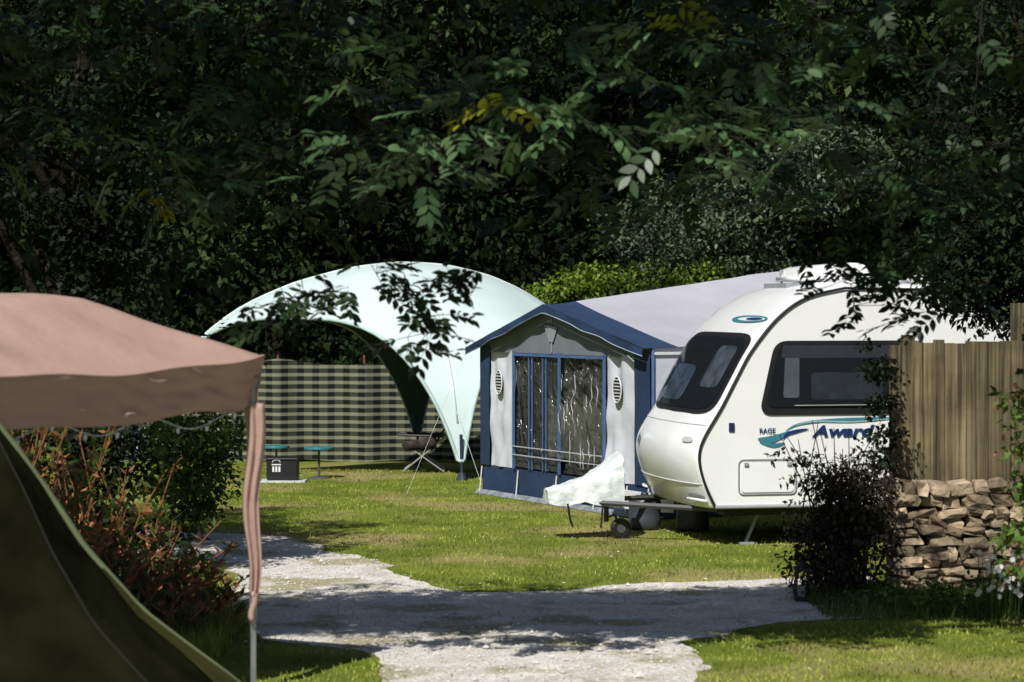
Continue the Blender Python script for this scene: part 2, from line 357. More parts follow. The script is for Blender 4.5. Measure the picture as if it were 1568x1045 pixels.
mb.tube([c-nx*.03,c-nx*.02,c+nx*.02,c+nx*.03],[.08,.10,.10,.08],20); mb.tube([c-nx*.034,c-nx*.031],[.045,.045],14,1)
mb.tube([c,c+Vector((-.06,0,.13)),roofp(-.62,1.1,.2)],.014,6,1)
mb.build('jockey_wheel',[black,dgrey],car)
cover=mat('cover_fabric',(.66,.71,.71),.6,.07,9,.8,10,trans=.05)
mb=MB()
def cov(u,v):
    s_=-1.24+u*.74; st_=max(0,(u-.30)/.70)**1.1; top=.50+.08*u+.27*st_; base=.37-.02*math.sin(u*9)-.04*u; hw=.13+.13*u
    t=math.pi*v; y=math.copysign(abs(math.cos(t))**.5,math.cos(t))*hw; z=base+(top-base)*max(0,math.sin(t))**.45
    q=roofp(s_,1.1-y,z); w=mnoise.noise_vector(q*4.5)*.035+mnoise.noise_vector(q*12)*.022; return q+w
mb.grid(cov,40,36)
e_=[cov(1,j/36) for j in range(37)]; mb.add(e_,[tuple(range(37))]); e_=[cov(0,j/36) for j in range(37)]; mb.add(e_,[tuple(range(37))])
mb.build('hitch_cover',cover,car,True)
mb=MB(); mb.tube([cov(.35,.93)+Vector((0,-.02,.01)),cov(.37,.75)+Vector((0,-.02,.01)),cov(.41,.5)+Vector((0,0,.01))],.005,4); mb.build('cover_print',teall,car)
mb=MB(); mb.tube([roofp(-1.05,.95,.36),roofp(-1.03,.95,.22),roofp(-1.0,.95,.13)],.012,5); mb.tube([roofp(-.72,.85,.36),roofp(-.74,.85,.12)],.010,5); mb.build('cover_straps',black,car)
wb=mat('barrel_dark',(.05,.055,.07),.4,.2)
for i,(s_,w) in enumerate(((-.02,1.85),(.42,1.6))):
    mb=MB(); c=roofp(s_,w,0)
    zz=[0,.02,.06,.12,.14,.26,.28,.32,.35]; rr=[.13,.16,.17,.17,.165,.165,.17,.15,.10]
    mb.tube([c+Vector((0,0,z)) for z in zz],rr,20); mb.tube([c+Vector((0,0,.35)),c+Vector((0,0,.38))],.04,10)
    mb.build('water_container',wb,None,True)

# ---------------------------------------------------------------- awning
A0=Vector((-.35,27.9,0)); e1=Vector((.464,-.886,0)); vd=Vector((.886,.464,0)); AW=4.0; AL=3.6
aw=empty('caravan_awning',(1.2,27,0))
navy=mat('awning_navy',(.020,.043,.10),.7,.2,3,.3,8); roofg=mat('awning_roof_grey',(.45,.45,.50),.55,.05,2,.25,3,trans=.05)
lilac=mat('awning_panel',(.58,.60,.66),.75,.06,4,.35,6); gableg=mat('awning_gable',(.16,.185,.21),.8,.1,3,.3,5)
wht=mat('awning_white',(.72,.73,.75),.7,.08,6,.4,8); redm=mat('red_print',(.5,.03,.03),.6)
def A(u,z,off=0,dep=0): return A0+e1*u-vd*off+vd*dep+Vector((0,0,z))
AR=math.atan2(-.886,.464)
def wall(name,u0,u1,z0,z1,m,off=0,nu=10,amp=.015,nv=8,fr_=1):
    mb=MB()
    def fn(a,b_):
        u=u0+(u1-u0)*a; z=z0+(z1-z0)*b_; k=mnoise.noise(Vector((u*3*fr_,z*1.5*fr_,off*50)))*amp
        return A(u,z,off+k)
    mb.grid(fn,nu,nv); return mb.build(name,m,aw,True)
EZ=1.83; PK=2.3; PU=1.78
wall('front_navy_band',0,4.0,.03,.36,navy,0,24)
wall('panel_outer',.20,.84,.36,1.76,lilac,.0,20,.05,16,1.8)
wall('panel_inner',3.02,3.68,.36,1.76,lilac,.0,20,.05,16,1.8)
wall('navy_edge',-.04,.22,.36,1.80,navy,.028); wall('navy_corner',3.66,4.0,.36,1.80,navy,.028)
pl=bpy.data.materials.new('clear_plastic'); n,l=nt(pl); b=n['Principled BSDF']; b.inputs['Base Color'].default_value=(.09,.095,.085,1); b.inputs['Roughness'].default_value=.12; b.inputs['Specular IOR Level'].default_value=1
g=n.new('ShaderNodeNewGeometry'); mp=n.new('ShaderNodeMapping'); mp.inputs['Scale'].default_value=(3,3,1.6); l.new(g.outputs['Position'],mp.inputs[0])
w_=n.new('ShaderNodeTexNoise'); w_.inputs['Scale'].default_value=1.6; w_.inputs['Detail'].default_value=3; w_.inputs['Distortion'].default_value=2.5; l.new(mp.outputs[0],w_.inputs[0])
bp=n.new('ShaderNodeBump'); bp.inputs['Strength'].default_value=1; bp.inputs['Distance'].default_value=.15; l.new(w_.outputs['Fac'],bp.inputs['Height']); l.new(bp.outputs['Normal'],b.inputs['Normal'])
t=n.new('ShaderNodeBsdfTransparent'); mx=n.new('ShaderNodeMixShader'); mx.inputs[0].default_value=.5; l.new(t.outputs[0],mx.inputs[1]); l.new(b.outputs[0],mx.inputs[2]); l.new(mx.outputs[0],n['Material Output'].inputs[0])
wall('plastic_window_a',.86,1.96,.38,1.74,pl,-.005,12,.01); wall('plastic_window_b',2.0,3.0,.38,1.74,pl,-.01,50,.10,50,2.8)
awb=mat('awning_blue',(.07,.13,.29),.6)
mb=MB()
for u in(.85,1.98,3.01): mb.box(A(u,1.06,.03),(.035,.02,1.4),AR)
for u in(1.22,1.30,1.56,1.64): mb.box(A(u,1.06,.02),(.014,.012,1.38),AR)
mb.box(A(1.92,1.72,.03),(2.15,.015,.03),AR)
mb.build('window_frames',awb,aw)
pipe=mat('window_pipe',(.42,.44,.47),.6)
mb=MB()
for z in(.63,.53): mb.box(A(1.92,z,.05),(2.15,.006,.012),AR)
mb.build('window_rails',pipe,aw)
mb=MB()
for q in range(15):
    u=2.06+.062*q; z0=random.uniform(.7,1.7); L_=random.uniform(.12,.4); am=random.uniform(.03,.12)
    mb.tube([A(min(2.97,max(2.04,u+am*mnoise.noise(Vector((k*.6,q*5,0))))),z0-L_*k/6,.075) for k in range(7)],[.0008,.002,.003,.0035,.003,.002,.0008],4)
mb.build('window_crease_glints',wht,aw)  # white threads paint the glints along creases in the plastic
mb=MB()
def curt(a,b_): u=.95+a*2.0; return A(u,.5+b_*1.2,-.35-.05*math.sin(a*60))
mb.grid(curt,90,3); mb.build('inner_curtain',mat('inner_curtain',(.14,.15,.11),.9,.6,4),aw,True)
for i,u in enumerate((.50,3.33)):
    z=1.38; 
    mb=MB(); mb.add([A(u+math.cos(t*math.pi/10)*.09,z+math.sin(t*math.pi/10)*.14,.048) for t in range(20)],[tuple(range(20))]); mb.build('vent_disc',mat('vent_dark',(.04,.045,.05),.8),aw)
    mb=MB()
    for k in range(-3,4): mb.box(A(u,z+k*.036,.054),(.13,.006,.010),AR)
    mb.tube([A(u+math.cos(t*math.pi/10)*.092,z+math.sin(t*math.pi/10)*.142,.052) for t in range(21)],.007,5,caps=False)
    mb.build('vent_bars',wht,aw)
mb=MB(); mb.add([A(0,1.74,.01),A(4,1.74,.01),A(4,EZ,.01),A(PU,PK,.01),A(0,EZ,.01)],[(0,1,2,3,4)]); mb.build('gable',gableg,aw)
mb=MB(); mb.tube([A(PU,PK-.05,.02),A(PU,1.76,.02)],.010,6); mb.add([A(PU-.18,PK-.22,.03),A(PU+.16,PK-.24,.03),A(PU+.05,PK-.42,.03),A(PU-.04,PK-.42,.03)],[(0,1,2,3)]); mb.build('gable_poles',mat('pole_grey',(.25,.27,.3),.7),aw)
mb=MB()
def val(a,b_):
    u=-.22+a*4.24; zt=PK-(PU-u)*(PK-EZ)/PU if u<PU else PK-(u-PU)*(PK-EZ)/(4-PU)
    drop=.085+.008*math.sin(a*30); return A(u,zt-b_*drop+.015,.14+.01*math.sin(a*47)*b_)
mb.grid(val,90,2); mb.build('front_valance',navy,aw)
mb=MB(); mb.tube([val(a/60,1)+Vector((0,0,-.003))-vd*.004 for a in range(61)],.006,4); mb.build('valance_piping',mat('piping',(.30,.36,.48),.6),aw)
def roof(a,b_,d0,d1,side):
    d=d0+(d1-d0)*a; ridge=PK+.13*max(0,d)+.015; ez=EZ+.04*max(0,d)+.015
    if side>0: u=PU+(4.03-PU)*b_
    else: u=PU+(-.22-PU)*b_; 
    if side<0: ez-=.06
    z=ridge+(ez-ridge)*b_ - .05*math.sin(math.pi*b_)*math.sin(math.pi*max(0,d)/AL)+.012*mnoise.noise(Vector((d*2,b_*3,side)))
    return A(u,z,0,d)
mb=MB(); mb.grid(lambda a,b_:roof(a,b_,-.14,.30,1),4,16); mb.grid(lambda a,b_:roof(a,b_,-.14,.30,-1),4,16); mb.build('roof_navy_front',navy,aw,True)
mb=MB(); mb.grid(lambda a,b_:roof(a,b_,.30,AL,1),26,16); mb.grid(lambda a,b_:roof(a,b_,.30,AL,-1),26,16); mb.build('roof_canopy',roofg,aw,True)
mb=MB()
for d in (.7,1.4,2.1,2.8): mb.tube([roof(0,b_/10,d,d,1)+Vector((0,0,.002)) for b_ in range(11)],.004,4)
mb.build('roof_seams',roofg,aw)
def SW(d,z,off=0): return A(4.0,z,0,d)+e1*off
mb=MB(); mb.grid(lambda a,b_:SW(a*AL,.36+b_*(1.49+.1*a)),10,6); mb.build('side_wall',lilac,aw,True)
mb=MB(); mb.grid(lambda a,b_:SW(a*AL,.03+b_*.33),10,2); mb.build('side_navy_band',navy,aw,True)
mb=MB()
o=roundpoly([(.30,1.15),(.36,1.75),(.95,1.75),(.95,1.15)],.15); mb.add([SW(p.x,p.y,.012) for p in o],[tuple(range(len(o)))]); mb.build('side_window',pl,aw)
mb=MB(); mb.tube([SW(p.x,p.y,.016) for p in o]+[SW(o[0].x,o[0].y,.016)],.02,5,caps=False); mb.tube([SW(0,.03,.01),SW(0,EZ,.01)],.02,6); mb.build('side_window_surround',awb,aw)
mb=MB(); mb.box(SW(.4,1.79,.02),(.8,.01,.03),math.atan2(.464,.886)); mb.build('side_stripe',wht,aw)
mb=MB(); mb.grid(lambda a,b_:A(-.02,.03+b_*1.8,0,a*AL),8,4); mb.build('far_wall',navy,aw)
mb=MB(); mb.add([A(0,.03,0,AL),A(4,.03,0,AL),A(4,1.97,0,AL),A(PU,2.76,0,AL),A(0,1.97,0,AL)],[(0,1,2,3,4)]); mb.build('rear_wall',lilac,aw)
mb=MB()
mb.grid(lambda a,b_: A(-.1+a*4.2,.006+.05*(1-b_),.02+b_*.06+.02*mnoise.noise(Vector((a*14,b_,0)))),80,4)
mb.build('mud_skirt',mat('skirt_pvc',(.22,.24,.27),.6,.4,10),aw,True)
mb=MB()
for u in (.0,.95,1.9,2.8,3.5,3.95): mb.tube([A(u,.34,.02),A(u,.03,.05)],.008,4)
mb.build('peg_straps',wht,aw)
mb=MB(); mb.tube([A(-.22,1.8,.1),A(-.3,.0,.9)],.002,4); mb.build('guy_ropes',wht,aw)
mb=MB(); mb.box(A(3.75,.22,.20),(.75,.02,.2),AR); mb.box(A(4.3,.22,.10),(.35,.02,.2),AR+.5); mb.build('printed_windskirt',wht,aw)
mb=MB(); mb.box(A(3.7,.26,.214),(.12,.004,.05),AR); mb.box(A(3.95,.22,.214),(.06,.004,.06),AR); mb.build('windskirt_print',redm,aw)

# ---------------------------------------------------------------- dome shelter (four feet, rear foot set to the right)
F1=Vector((-.66,30,0)); F2=Vector((-5.35,32.2,0)); F3=Vector((-1.5,36.2,0)); F4=Vector((1.5,34.1,0)); cc=(F1+F2+F3+F4)/4
dome=empty('dome_event_shelter',tuple(cc))
aqua=mat('dome_aqua',(.58,.70,.695),.5,.04,2,.3,2.5); dgreen=mat('dome_shade_green',(.04,.075,.062),.8,.2,3)
def plan(a,b_):
    p=(a+1)/2; q=(b_+1)/2; return F1*(1-p)*(1-q)+F2*p*(1-q)+F3*p*q+F4*(1-p)*q
def domep(a,b_):
    x=min(1,abs(a*b_)); gg=max(0,(1-x**3))**.8
    z=(2.13+.79*(1-a*a)*(1-b_*b_))*gg
    z+=.015*mnoise.noise(Vector((a*5,b_*5,0)))*(1-x)
    return plan(a,b_)+Vector((0,0,max(z,.25)))
def wv(t): 
    t=t*2-1; return math.copysign(1-(1-abs(t))**1.6,t)
mb=MB(); mb.grid(lambda u,v:domep(wv(u),wv(v)),56,56); mb.build('canopy',aqua,dome,True)
def shade_skin(u,v):
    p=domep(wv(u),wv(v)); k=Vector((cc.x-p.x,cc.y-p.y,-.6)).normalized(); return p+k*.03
mb=MB(); mb.grid(shade_skin,56,56); mb.build('inner_shade_skin',dgreen,dome,True)  # added inner skin; the dome's interior shade is put into its green
whitep=mat('pole_white',(.62,.7,.68),.5); arch=mat('arch_hem',(.40,.53,.52),.5)
mb=MB()
for sgn in(1,-1): mb.tube([domep(t/20,sgn*t/20)+Vector((0,0,.008)) for t in range(-19,20)],.016,6)
mb.build('pole_sleeves',whitep,dome,True)
mb=MB()
for (fa) in (-1,1):
    mb.tube([domep(fa,wv(t/40)) for t in range(0,41)],.026,6); mb.tube([domep(wv(t/40),fa) for t in range(0,41)],.026,6)
mb.build('arch_hems',arch,dome,True)
mb=MB()
for c in(F1,F2,F3,F4):
    g0=gz_(c.y); kk=(cc-c).normalized(); mb.tube([c+Vector((0,0,.6))+kk*.05,c+Vector((0,0,g0+.05))],.022,8); mb.tube([c+Vector((0,0,g0)),c+Vector((0,0,g0+.1))],[.08,.04],10)
mb.build('legs_and_feet',mat('foot_navy',(.02,.03,.06),.6),dome)
mb=MB(); mb.tube([domep(-.93,-.93),F1+Vector((.28,-1.0,0))],.0025,4); mb.build('guy_rope',whitep,dome)

# ---------------------------------------------------------------- windbreak
wm=bpy.data.materials.new('checked_fabric'); n,l=nt(wm); b=n['Principled BSDF']; g=n.new('ShaderNodeNewGeometry'); sx=n.new('ShaderNodeSeparateXYZ'); l.new(g.outputs['Position'],sx.inputs[0])
def fr_(src,per,th):
    a=n.new('ShaderNodeMath'); a.operation='DIVIDE'; a.inputs[1].default_value=per; l.new(src,a.inputs[0])
    c=n.new('ShaderNodeMath'); c.operation='FRACT'; l.new(a.outputs[0],c.inputs[0])
    d=n.new('ShaderNodeMath'); d.operation='LESS_THAN'; d.inputs[1].default_value=th; l.new(c.outputs[0],d.inputs[0]); return d.outputs[0]
def rgb(c): x=n.new('ShaderNodeRGB'); x.outputs[0].default_value=(*c,1); return x.outputs[0]
row=fr_(sx.outputs['Z'],.128,.42); colm=fr_(sx.outputs['X'],.25,.45)
lightc=mix(n,l,colm,rgb((.22,.22,.15)),rgb((.15,.155,.105))); darkc=mix(n,l,colm,rgb((.045,.052,.036)),rgb((.010,.012,.010)))
l.new(mix(n,l,row,darkc,lightc),b.inputs['Base Color']); b.inputs['Roughness'].default_value=.9; b.inputs['Specular IOR Level'].default_value=.1
WY=36.9; wbk=empty('windbreak',(-2,WY,0)); mb=MB()
def wbp(u,v):
    x=-6.6+u*8.4; ph=(x+6.6)/1.4*math.pi; return Vector((x,WY+.14*abs(math.sin(ph))+.04*math.sin(x*9+v*2),-.22+v*(1.63-.06*abs(math.sin(ph)))+.03*math.sin(x*1.3+1)*v+.02*math.sin(x*3.1)))
mb.grid(wbp,140,10); mb.build('fabric',wm,wbk,True)
mb=MB()
for i in range(7): 
    x=-6.6+i*1.4; mb.tube([(x,WY+.05,-.24),(x,WY+.05,1.50)],.016,8)
mb.build('posts',mat('post_wood',(.22,.08,.04),.6),wbk)

# ---------------------------------------------------------------- camp furniture
ch=empty('folding_chair',(-1.1,31.8,0)); X0=-1.2
mb=MB(); Y0=31.3
for dy in(0,.5):
    mb.tube([(X0-.30,Y0+dy,.02),(X0+.30,Y0+dy,.50)],.010,6); mb.tube([(X0+.26,Y0+dy,.02),(X0-.25,Y0+dy,.38)],.010,6)
mb.tube([(X0-.30,Y0,.02),(X0-.30,Y0+.5,.02)],.010,6); mb.tube([(X0+.26,Y0,.02),(X0+.26,Y0+.5,.02)],.010,6)
mb.build('legs',mat('alu',(.45,.45,.45),.35,.1,metal=.4),ch)
mb=MB()
for dy in(0,.5):
    mb.tube([(X0-.36,Y0+dy,.52),(X0+.26,Y0+dy,.50)],.018,6); mb.tube([(X0+.08,Y0+dy,.3),(X0+.46,Y0+dy,.90)],.014,6)
mb.build('arms',black,ch)
sl_=mat('sling',(.035,.024,.024),.9,.7,20)
mb=MB(); mb.grid(lambda u,v:((X0-.32+.44*u),Y0-.01+v*.52,.40-.07*math.sin(math.pi*u)-.02),8,4); mb.grid(lambda u,v:((X0+.12+.34*u),Y0-.01+v*.52,.36+.54*u),8,4)
mb.grid(lambda u,v:((X0-.30+.46*u),Y0-.012,.33+v*.10+.08*u*v),4,2)
mb.build('seat_sling',sl_,ch,True,solid=.02)
tealm=mat('table_teal',(.03,.20,.24),.4)
def table(x,y,h,r):
    e=empty('camping_table',(x,y,0)); mb=MB(); mb.tube([(x,y,h-.03),(x,y,h)],[r,r],24); mb.build('top',tealm,e,bevel=.005)
    mb=MB(); mb.tube([(x,y,.02),(x,y,h-.02)],.015,8); mb.tube([(x,y,0),(x,y,.025)],[.16,.10],16); mb.build('stand',mat('stand_dark',(.08,.08,.09),.5),e)
table(-2.57,30.3,.42,.20); table(-3.2,30.9,.40,.18)
bx=empty('black_storage_box',(-3,29.7,0)); mb=MB(); mb.box((-3.0,29.8,.16),(.40,.3,.26)); mb.box((-3.0,29.8,.30),(.42,.32,.03)); mb.build('box',mat('box_black',(.012,.012,.014),.5),bx,bevel=.01)
mb=MB()
for k in range(3): mb.box((-3.11+.04*k,29.645,.17),(.025,.006,.07))
mb.box((-3.07,29.645,.23),(.12,.006,.015)); mb.tube([(-3.07+.05*math.cos(t*.4),29.645,.26+.03*math.sin(t*.4)) for t in range(9)],.006,4); mb.build('label',wht,bx)
mb=MB(); mb.box((-2.98,29.75,.012),(.58,.4,.022)); mb.build('tray',lgrey,bx)

# ---------------------------------------------------------------- gazebo
gz=empty('pop_up_gazebo',(-3.54,13.05,0)); C1=Vector((-1.49,13.6,0)); ga=Vector((-.5,-.866,0)); gb=Vector((-.866,.5,0))
pink=mat('gazebo_fabric',(.43,.285,.24),.8,.06,3,.4,6,trans=.03)
def gzp(a,b_):
    m_=max(abs(a),abs(b_)); t=1-m_; f=(t/.5)*.345 if t<.5 else .345+(t-.5)/.5*.085
    mn=min(abs(a),abs(b_)); sag=.05*(1-(mn/max(m_,.01))**2)*math.sin(math.pi*min(1,t*1.3+.1)) + .06*(m_**6)*(1-mn**2)
    if b_<-.5 and a>-1: sag+=.010*math.sin((a-b_)*9)
    k=mnoise.noise(Vector((a*2.3,b_*2.3,0)))*.025+mnoise.noise(Vector((a*7,b_*3,2)))*.018
    return C1+ga*(a+1)*1.5+gb*(b_+1)*1.5+Vector((0,0,2.0+f-sag+k*(1-m_**8)))
mb=MB(); mb.grid(lambda u,v:gzp(u*2-1,v*2-1),60,60); mb.build('canopy',pink,gz,True)
def valance(fn,out):
    def fn2(u,v):
        wr=.04*v*mnoise.noise(Vector((u*6,v*2,1)))+.014*math.sin(u*38)*v+.028*mnoise.noise(Vector((u*16+v*5,v*5,4)))
        return fn(u)+Vector((0,0,-v*(.28+.010*math.sin(u*25)+.02*mnoise.noise(Vector((u*8,0,3))))))+out*(.01-.06*v+wr)
    mb.grid(fn2,140,12)
mb=MB(); valance(lambda u:gzp(u*2-1,-1),-gb); valance(lambda u:gzp(-1,u*2-1),-ga); valance(lambda u:gzp(1,u*2-1),ga); valance(lambda u:gzp(u*2-1,1),gb)
mb.build('valance',pink,gz,True)
mb=MB(); mb.tube([gzp(u/30*2-1,-1)-gb*.014 for u in range(31)],.008,5); mb.tube([gzp(-1,u/30*2-1)-ga*.014 for u in range(31)],.008,5); mb.build('eave_seam',pink,gz,True)
mb=MB()
for i,j in((0,0),(1,0),(0,1),(1,1)):
    c=C1+ga*3*i+gb*3*j+(ga*(1-2*i)+gb*(1-2*j))*.04
    mb.box(c+Vector((0,0,1.2)),(.035,.035,1.5),.52); mb.box(c+Vector((0,0,.5)),(.025,.025,1.0),.52); mb.box(c+Vector((0,0,.006)),(.1,.1,.012),.52)
a_,b2=(C1+ga*.05,C1+gb*3+ga*.05); d=(b2-a_)/4
for k in range(4):
    z0,z1=(1.78,1.5) if k%2==0 else (1.5,1.78)
    mb.tube([a_+d*k+Vector((0,0,z0+.1)),a_+d*(k+1)+Vector((0,0,z1+.1))],.008,4)
mb.build('frame_legs',mat('leg_steel',(.35,.36,.37),.4,.2,metal=.5),gz)
mb=MB()
def cur(u,v):
    z=1.72-v*1.15; w=(.125 if v<.6 else .125-.075*(v-.6)/.4)*(1-.25*math.sin(v*3)); x=(u-.5)*w
    return C1+Vector((-.05,-.06,0))+Vector((x+.016*math.sin(v*9),.018*math.sin(u*13+v*4),z))
mb.grid(cur,14,30); mb.build('tied_curtain',pink,gz,True,solid=.006)
mb=MB(); mb.tube([C1+Vector((-.05+.012*math.sin(k),-.06,.60-k*.03)) for k in range(7)],.02,6); mb.build('curtain_tail',pink,gz,True)
mb=MB(); 
for k in range(10):
    u=k/9; p=C1+ga*(.2+u*2.4)+gb*.06+Vector((0,0,1.66-.08*math.sin(u*math.pi*3)**2)); mb.tube([p,p-Vector((0,0,.03))],[.012,.006],6)
mb.tube([C1+ga*(.2+u/30*2.4)+gb*.06+Vector((0,0,1.67-.08*math.sin(u/30*math.pi*3)**2)) for u in range(31)],.003,4)
mb.build('string_lights',wht,gz)

# ---------------------------------------------------------------- green tent beneath
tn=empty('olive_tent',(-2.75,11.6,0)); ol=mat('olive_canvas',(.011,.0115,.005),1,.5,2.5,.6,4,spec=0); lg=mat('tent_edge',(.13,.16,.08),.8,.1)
zz=[1.86,1.75,1.39,1.06,.73,.385,.15,.0]; rr=[.02,.08,.33,.53,.80,1.23,1.5,1.62]
TR=.22
def tnt(th,z,grow=0):
    r=float(np.interp(-z,[-q for q in zz],rr))+grow; k=8; th2=th-TR; t=(th2%(2*math.pi/k))-math.pi/k; r2=r*(math.cos(math.pi/k)/math.cos(t))*1.05
    r2+=.012*mnoise.noise(Vector((th*5,z*3,0)))*min(1,z+.3)
    return Vector((-2.75+math.cos(th)*r2,11.6+math.sin(th)*r2,z))
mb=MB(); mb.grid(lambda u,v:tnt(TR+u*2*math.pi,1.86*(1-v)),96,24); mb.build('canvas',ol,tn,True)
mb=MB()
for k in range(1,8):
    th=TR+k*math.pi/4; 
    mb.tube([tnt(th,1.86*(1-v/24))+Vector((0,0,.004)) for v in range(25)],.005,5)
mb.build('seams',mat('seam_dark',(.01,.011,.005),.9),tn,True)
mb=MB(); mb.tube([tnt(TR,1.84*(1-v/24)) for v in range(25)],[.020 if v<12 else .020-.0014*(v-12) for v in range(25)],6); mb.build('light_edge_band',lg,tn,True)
mb=MB(); mb.grid(lambda u,v:tnt(TR-.02-u*(.08+.20*v),.95*(1-v)+.0,.014),6,16); mb.build('olive_lit_strip',mat('olive_lit',(.045,.044,.014),.9,.3,4,.4,6,spec=.05),tn,True)  # lighter olive paints light coming through the lower canvas
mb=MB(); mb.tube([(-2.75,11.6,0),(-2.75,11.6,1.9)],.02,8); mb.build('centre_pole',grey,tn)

# ---------------------------------------------------------------- stone wall and fence
sw=empty('dry_stone_wall',(5,18.5,0)); stm=leafmat('stone',(.10,.075,.05),(.40,.31,.215),0,.9,3,.1)
n,l=nt(stm); bb=n['Principled BSDF']; g=n.new('ShaderNodeNewGeometry'); bp=n.new('ShaderNodeBump'); bp.inputs['Strength'].default_value=.8; bp.inputs['Distance'].default_value=.03
l.new(noise_(n,l,g.outputs['Position'],22,6),bp.inputs['Height']); l.new(bp.outputs['Normal'],bb.inputs['Normal'])
ico=bmesh.new(); bmesh.ops.create_icosphere(ico,subdivisions=2,radius=1); iv=[v.co.copy() for v in ico.verts]; ifc=[tuple(v.index for v in f.verts) for f in ico.faces]
mb=MB(); z=.0; row=0
while z<.78:
    h=random.uniform(.03,.058); x=3.02+random.uniform(-.05,.05)
    while x<7.5:
        w=random.uniform(.045,.13); sd_=random.uniform(0,99); vs=[]; h2=h*random.uniform(.85,1.25)
        for q in iv:
            p=Vector([math.copysign(abs(c)**.38,c) for c in q]); k=1+mnoise.noise(q*1.1+Vector((sd_,sd_*.3,0)))*.5
            p=p*k*.98; vs.append(Matrix.Rotation(math.sin(sd_*7)*.12,3,'Y')@Vector((p.x*w,p.y*.12,p.z*h2))+Vector((x+w,18.32+math.sin(sd_)*.03+z*.06,z+h+math.sin(sd_*3)*.010)))
        mb.add(vs,ifc); x+=2*w*.98
    z+=2*h*.93
mb.build('stones',stm,sw)
mb=MB(); mb.box((5.3,18.64,.36),(4.4,.45,.72)); mb.build('core',mat('earth_fill',(.05,.04,.028),.95,.4,14),sw)
fm=bpy.data.materials.new('fence_wood'); n,l=nt(fm); b=n['Principled BSDF']; g=n.new('ShaderNodeNewGeometry'); mp=n.new('ShaderNodeMapping'); mp.inputs['Scale'].default_value=(30,30,.9); l.new(g.outputs['Position'],mp.inputs[0])
c1=ramp(n,l,noise_(n,l,mp.outputs[0],1.2,5),.35,.65,(.055,.046,.024),(.31,.24,.13)); c2=ramp(n,l,g.outputs['Random Per Island'],0,1,(.45,.45,.42),(1,1,1))
l.new(mul(n,l,mul(n,l,c1,c2),ramp(n,l,noise_(n,l,g.outputs['Position'],3,4),.35,.6,(.55,.55,.52),(1,1,1))),b.inputs['Base Color']); b.inputs['Roughness'].default_value=.85
fe=empty('wooden_fence',(5,18.7,0)); mb=MB(); x=3.08; i=0
while x<7.4:
    w=random.uniform(.085,.1); top=1.99+random.uniform(-.022,.022)+.05*(x-3)/1.5; mb.box((x+w/2,18.58+(.016 if i%2 else 0),(top+.74)/2),(w,.016,top-.74),random.uniform(-.04,.04)); x+=w-.001; i+=1
mb.build('boards',fm,fe)
mb=MB(); 
for x,t in((3.25,2.06),(4.15,2.32),(5.6,2.3),(7.2,2.3)): mb.box((x,18.68,t/2),(.1,.1,t))
mb.box((5.2,18.645,1.1),(4.3,.04,.08)); mb.box((5.2,18.645,1.8),(4.3,.04,.08)); mb.box((4.7,18.56,2.13),(1.1,.03,.12)); mb.build('posts_and_rails',fm,fe,bevel=.004)
la=empty('garden_lantern',(2.26,17.7,0)); mb=MB(); c=Vector((2.26,17.7,0)); mb.box(c+Vector((0,0,.02)),(.12,.12,.04)); mb.box(c+Vector((0,0,.25)),(.13,.13,.02)); mb.tube([c+Vector((0,0,.26)),c+Vector((0,0,.31))],[.07,.01],4)
for a in(-1,1):
    for q in(-1,1): mb.box(c+Vector((a*.05,q*.05,.14)),(.012,.012,.2))
mb.build('cage',black,la); mb=MB(); mb.tube([c+Vector((0,0,.04)),c+Vector((0,0,.12))],.025,8); mb.build('candle',mat('wax',(.3,.3,.27),.6),la)

# ---------------------------------------------------------------- vegetation
def tree(name,base,H,tr,ells,ncl,per,L,m,cr=.7,nl=12,asp=.5,lean=(0,0)):
    e=empty(name,base); bx_,by_,_=base; C=[]; g0=gz_(by_)-.05
    tot=sum(q[3]*q[4]*q[5] for q in ells)
    for q in ells: C.append(in_ell(q[6] if len(q)>6 else max(2,int(ncl*q[3]*q[4]*q[5]/tot)),q[:3],q[3:6]))
    C=np.concatenate(C); C=C[C[:,2]>.3]
    mb=MB(); tp=[(bx_+lean[0]*k/6+.15*math.sin(k*1.7+bx_),by_+lean[1]*k/6+.12*math.cos(k*2.1),g0+(H*.8-g0)*k/6) for k in range(7)]
    mb.tube(tp,[tr*(1.25 if k==0 else 1-k*.13) for k in range(7)],10)
    for c in C[R.permutation(len(C))[:nl]]:
        k=random.uniform(.25,.8); a=Vector(tp[int(k*6)]); c=Vector(c); mid=a.lerp(c,.5)+Vector((random.uniform(-.3,.3),random.uniform(-.3,.3),.35))
        mb.tube([a,a.lerp(mid,.6),mid,c],[tr*.3,tr*.2,tr*.12,.012],6)
    mb.build('trunk_and_limbs',bark,e,True)
    leaves_mesh('crown_leaves',*clump_leaves(C,cr*R.uniform(.6,1.3,len(C)),per,L,asp),m,e)
    return e
dk=mat('woodland_shade',(.004,.006,.003),1,.6,1.5,1,4,spec=.0)  # near-black colour carries the wood's shade on the backdrop sheet
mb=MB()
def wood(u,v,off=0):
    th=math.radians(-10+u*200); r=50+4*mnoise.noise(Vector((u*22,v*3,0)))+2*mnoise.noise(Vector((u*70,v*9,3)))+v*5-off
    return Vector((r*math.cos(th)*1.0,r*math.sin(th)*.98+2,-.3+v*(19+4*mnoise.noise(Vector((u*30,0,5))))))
mb.grid(wood,200,20); wd=empty('distant_woodland',(0,50,0)); mb.build('woodland_backdrop',dk,wd,False)
U_=R.uniform(.32,.68,7000); V_=R.random(7000)**1.0*.62; P=np.array([tuple(wood(u,v,random.uniform(.1,1.5))) for u,v in zip(U_,V_)])
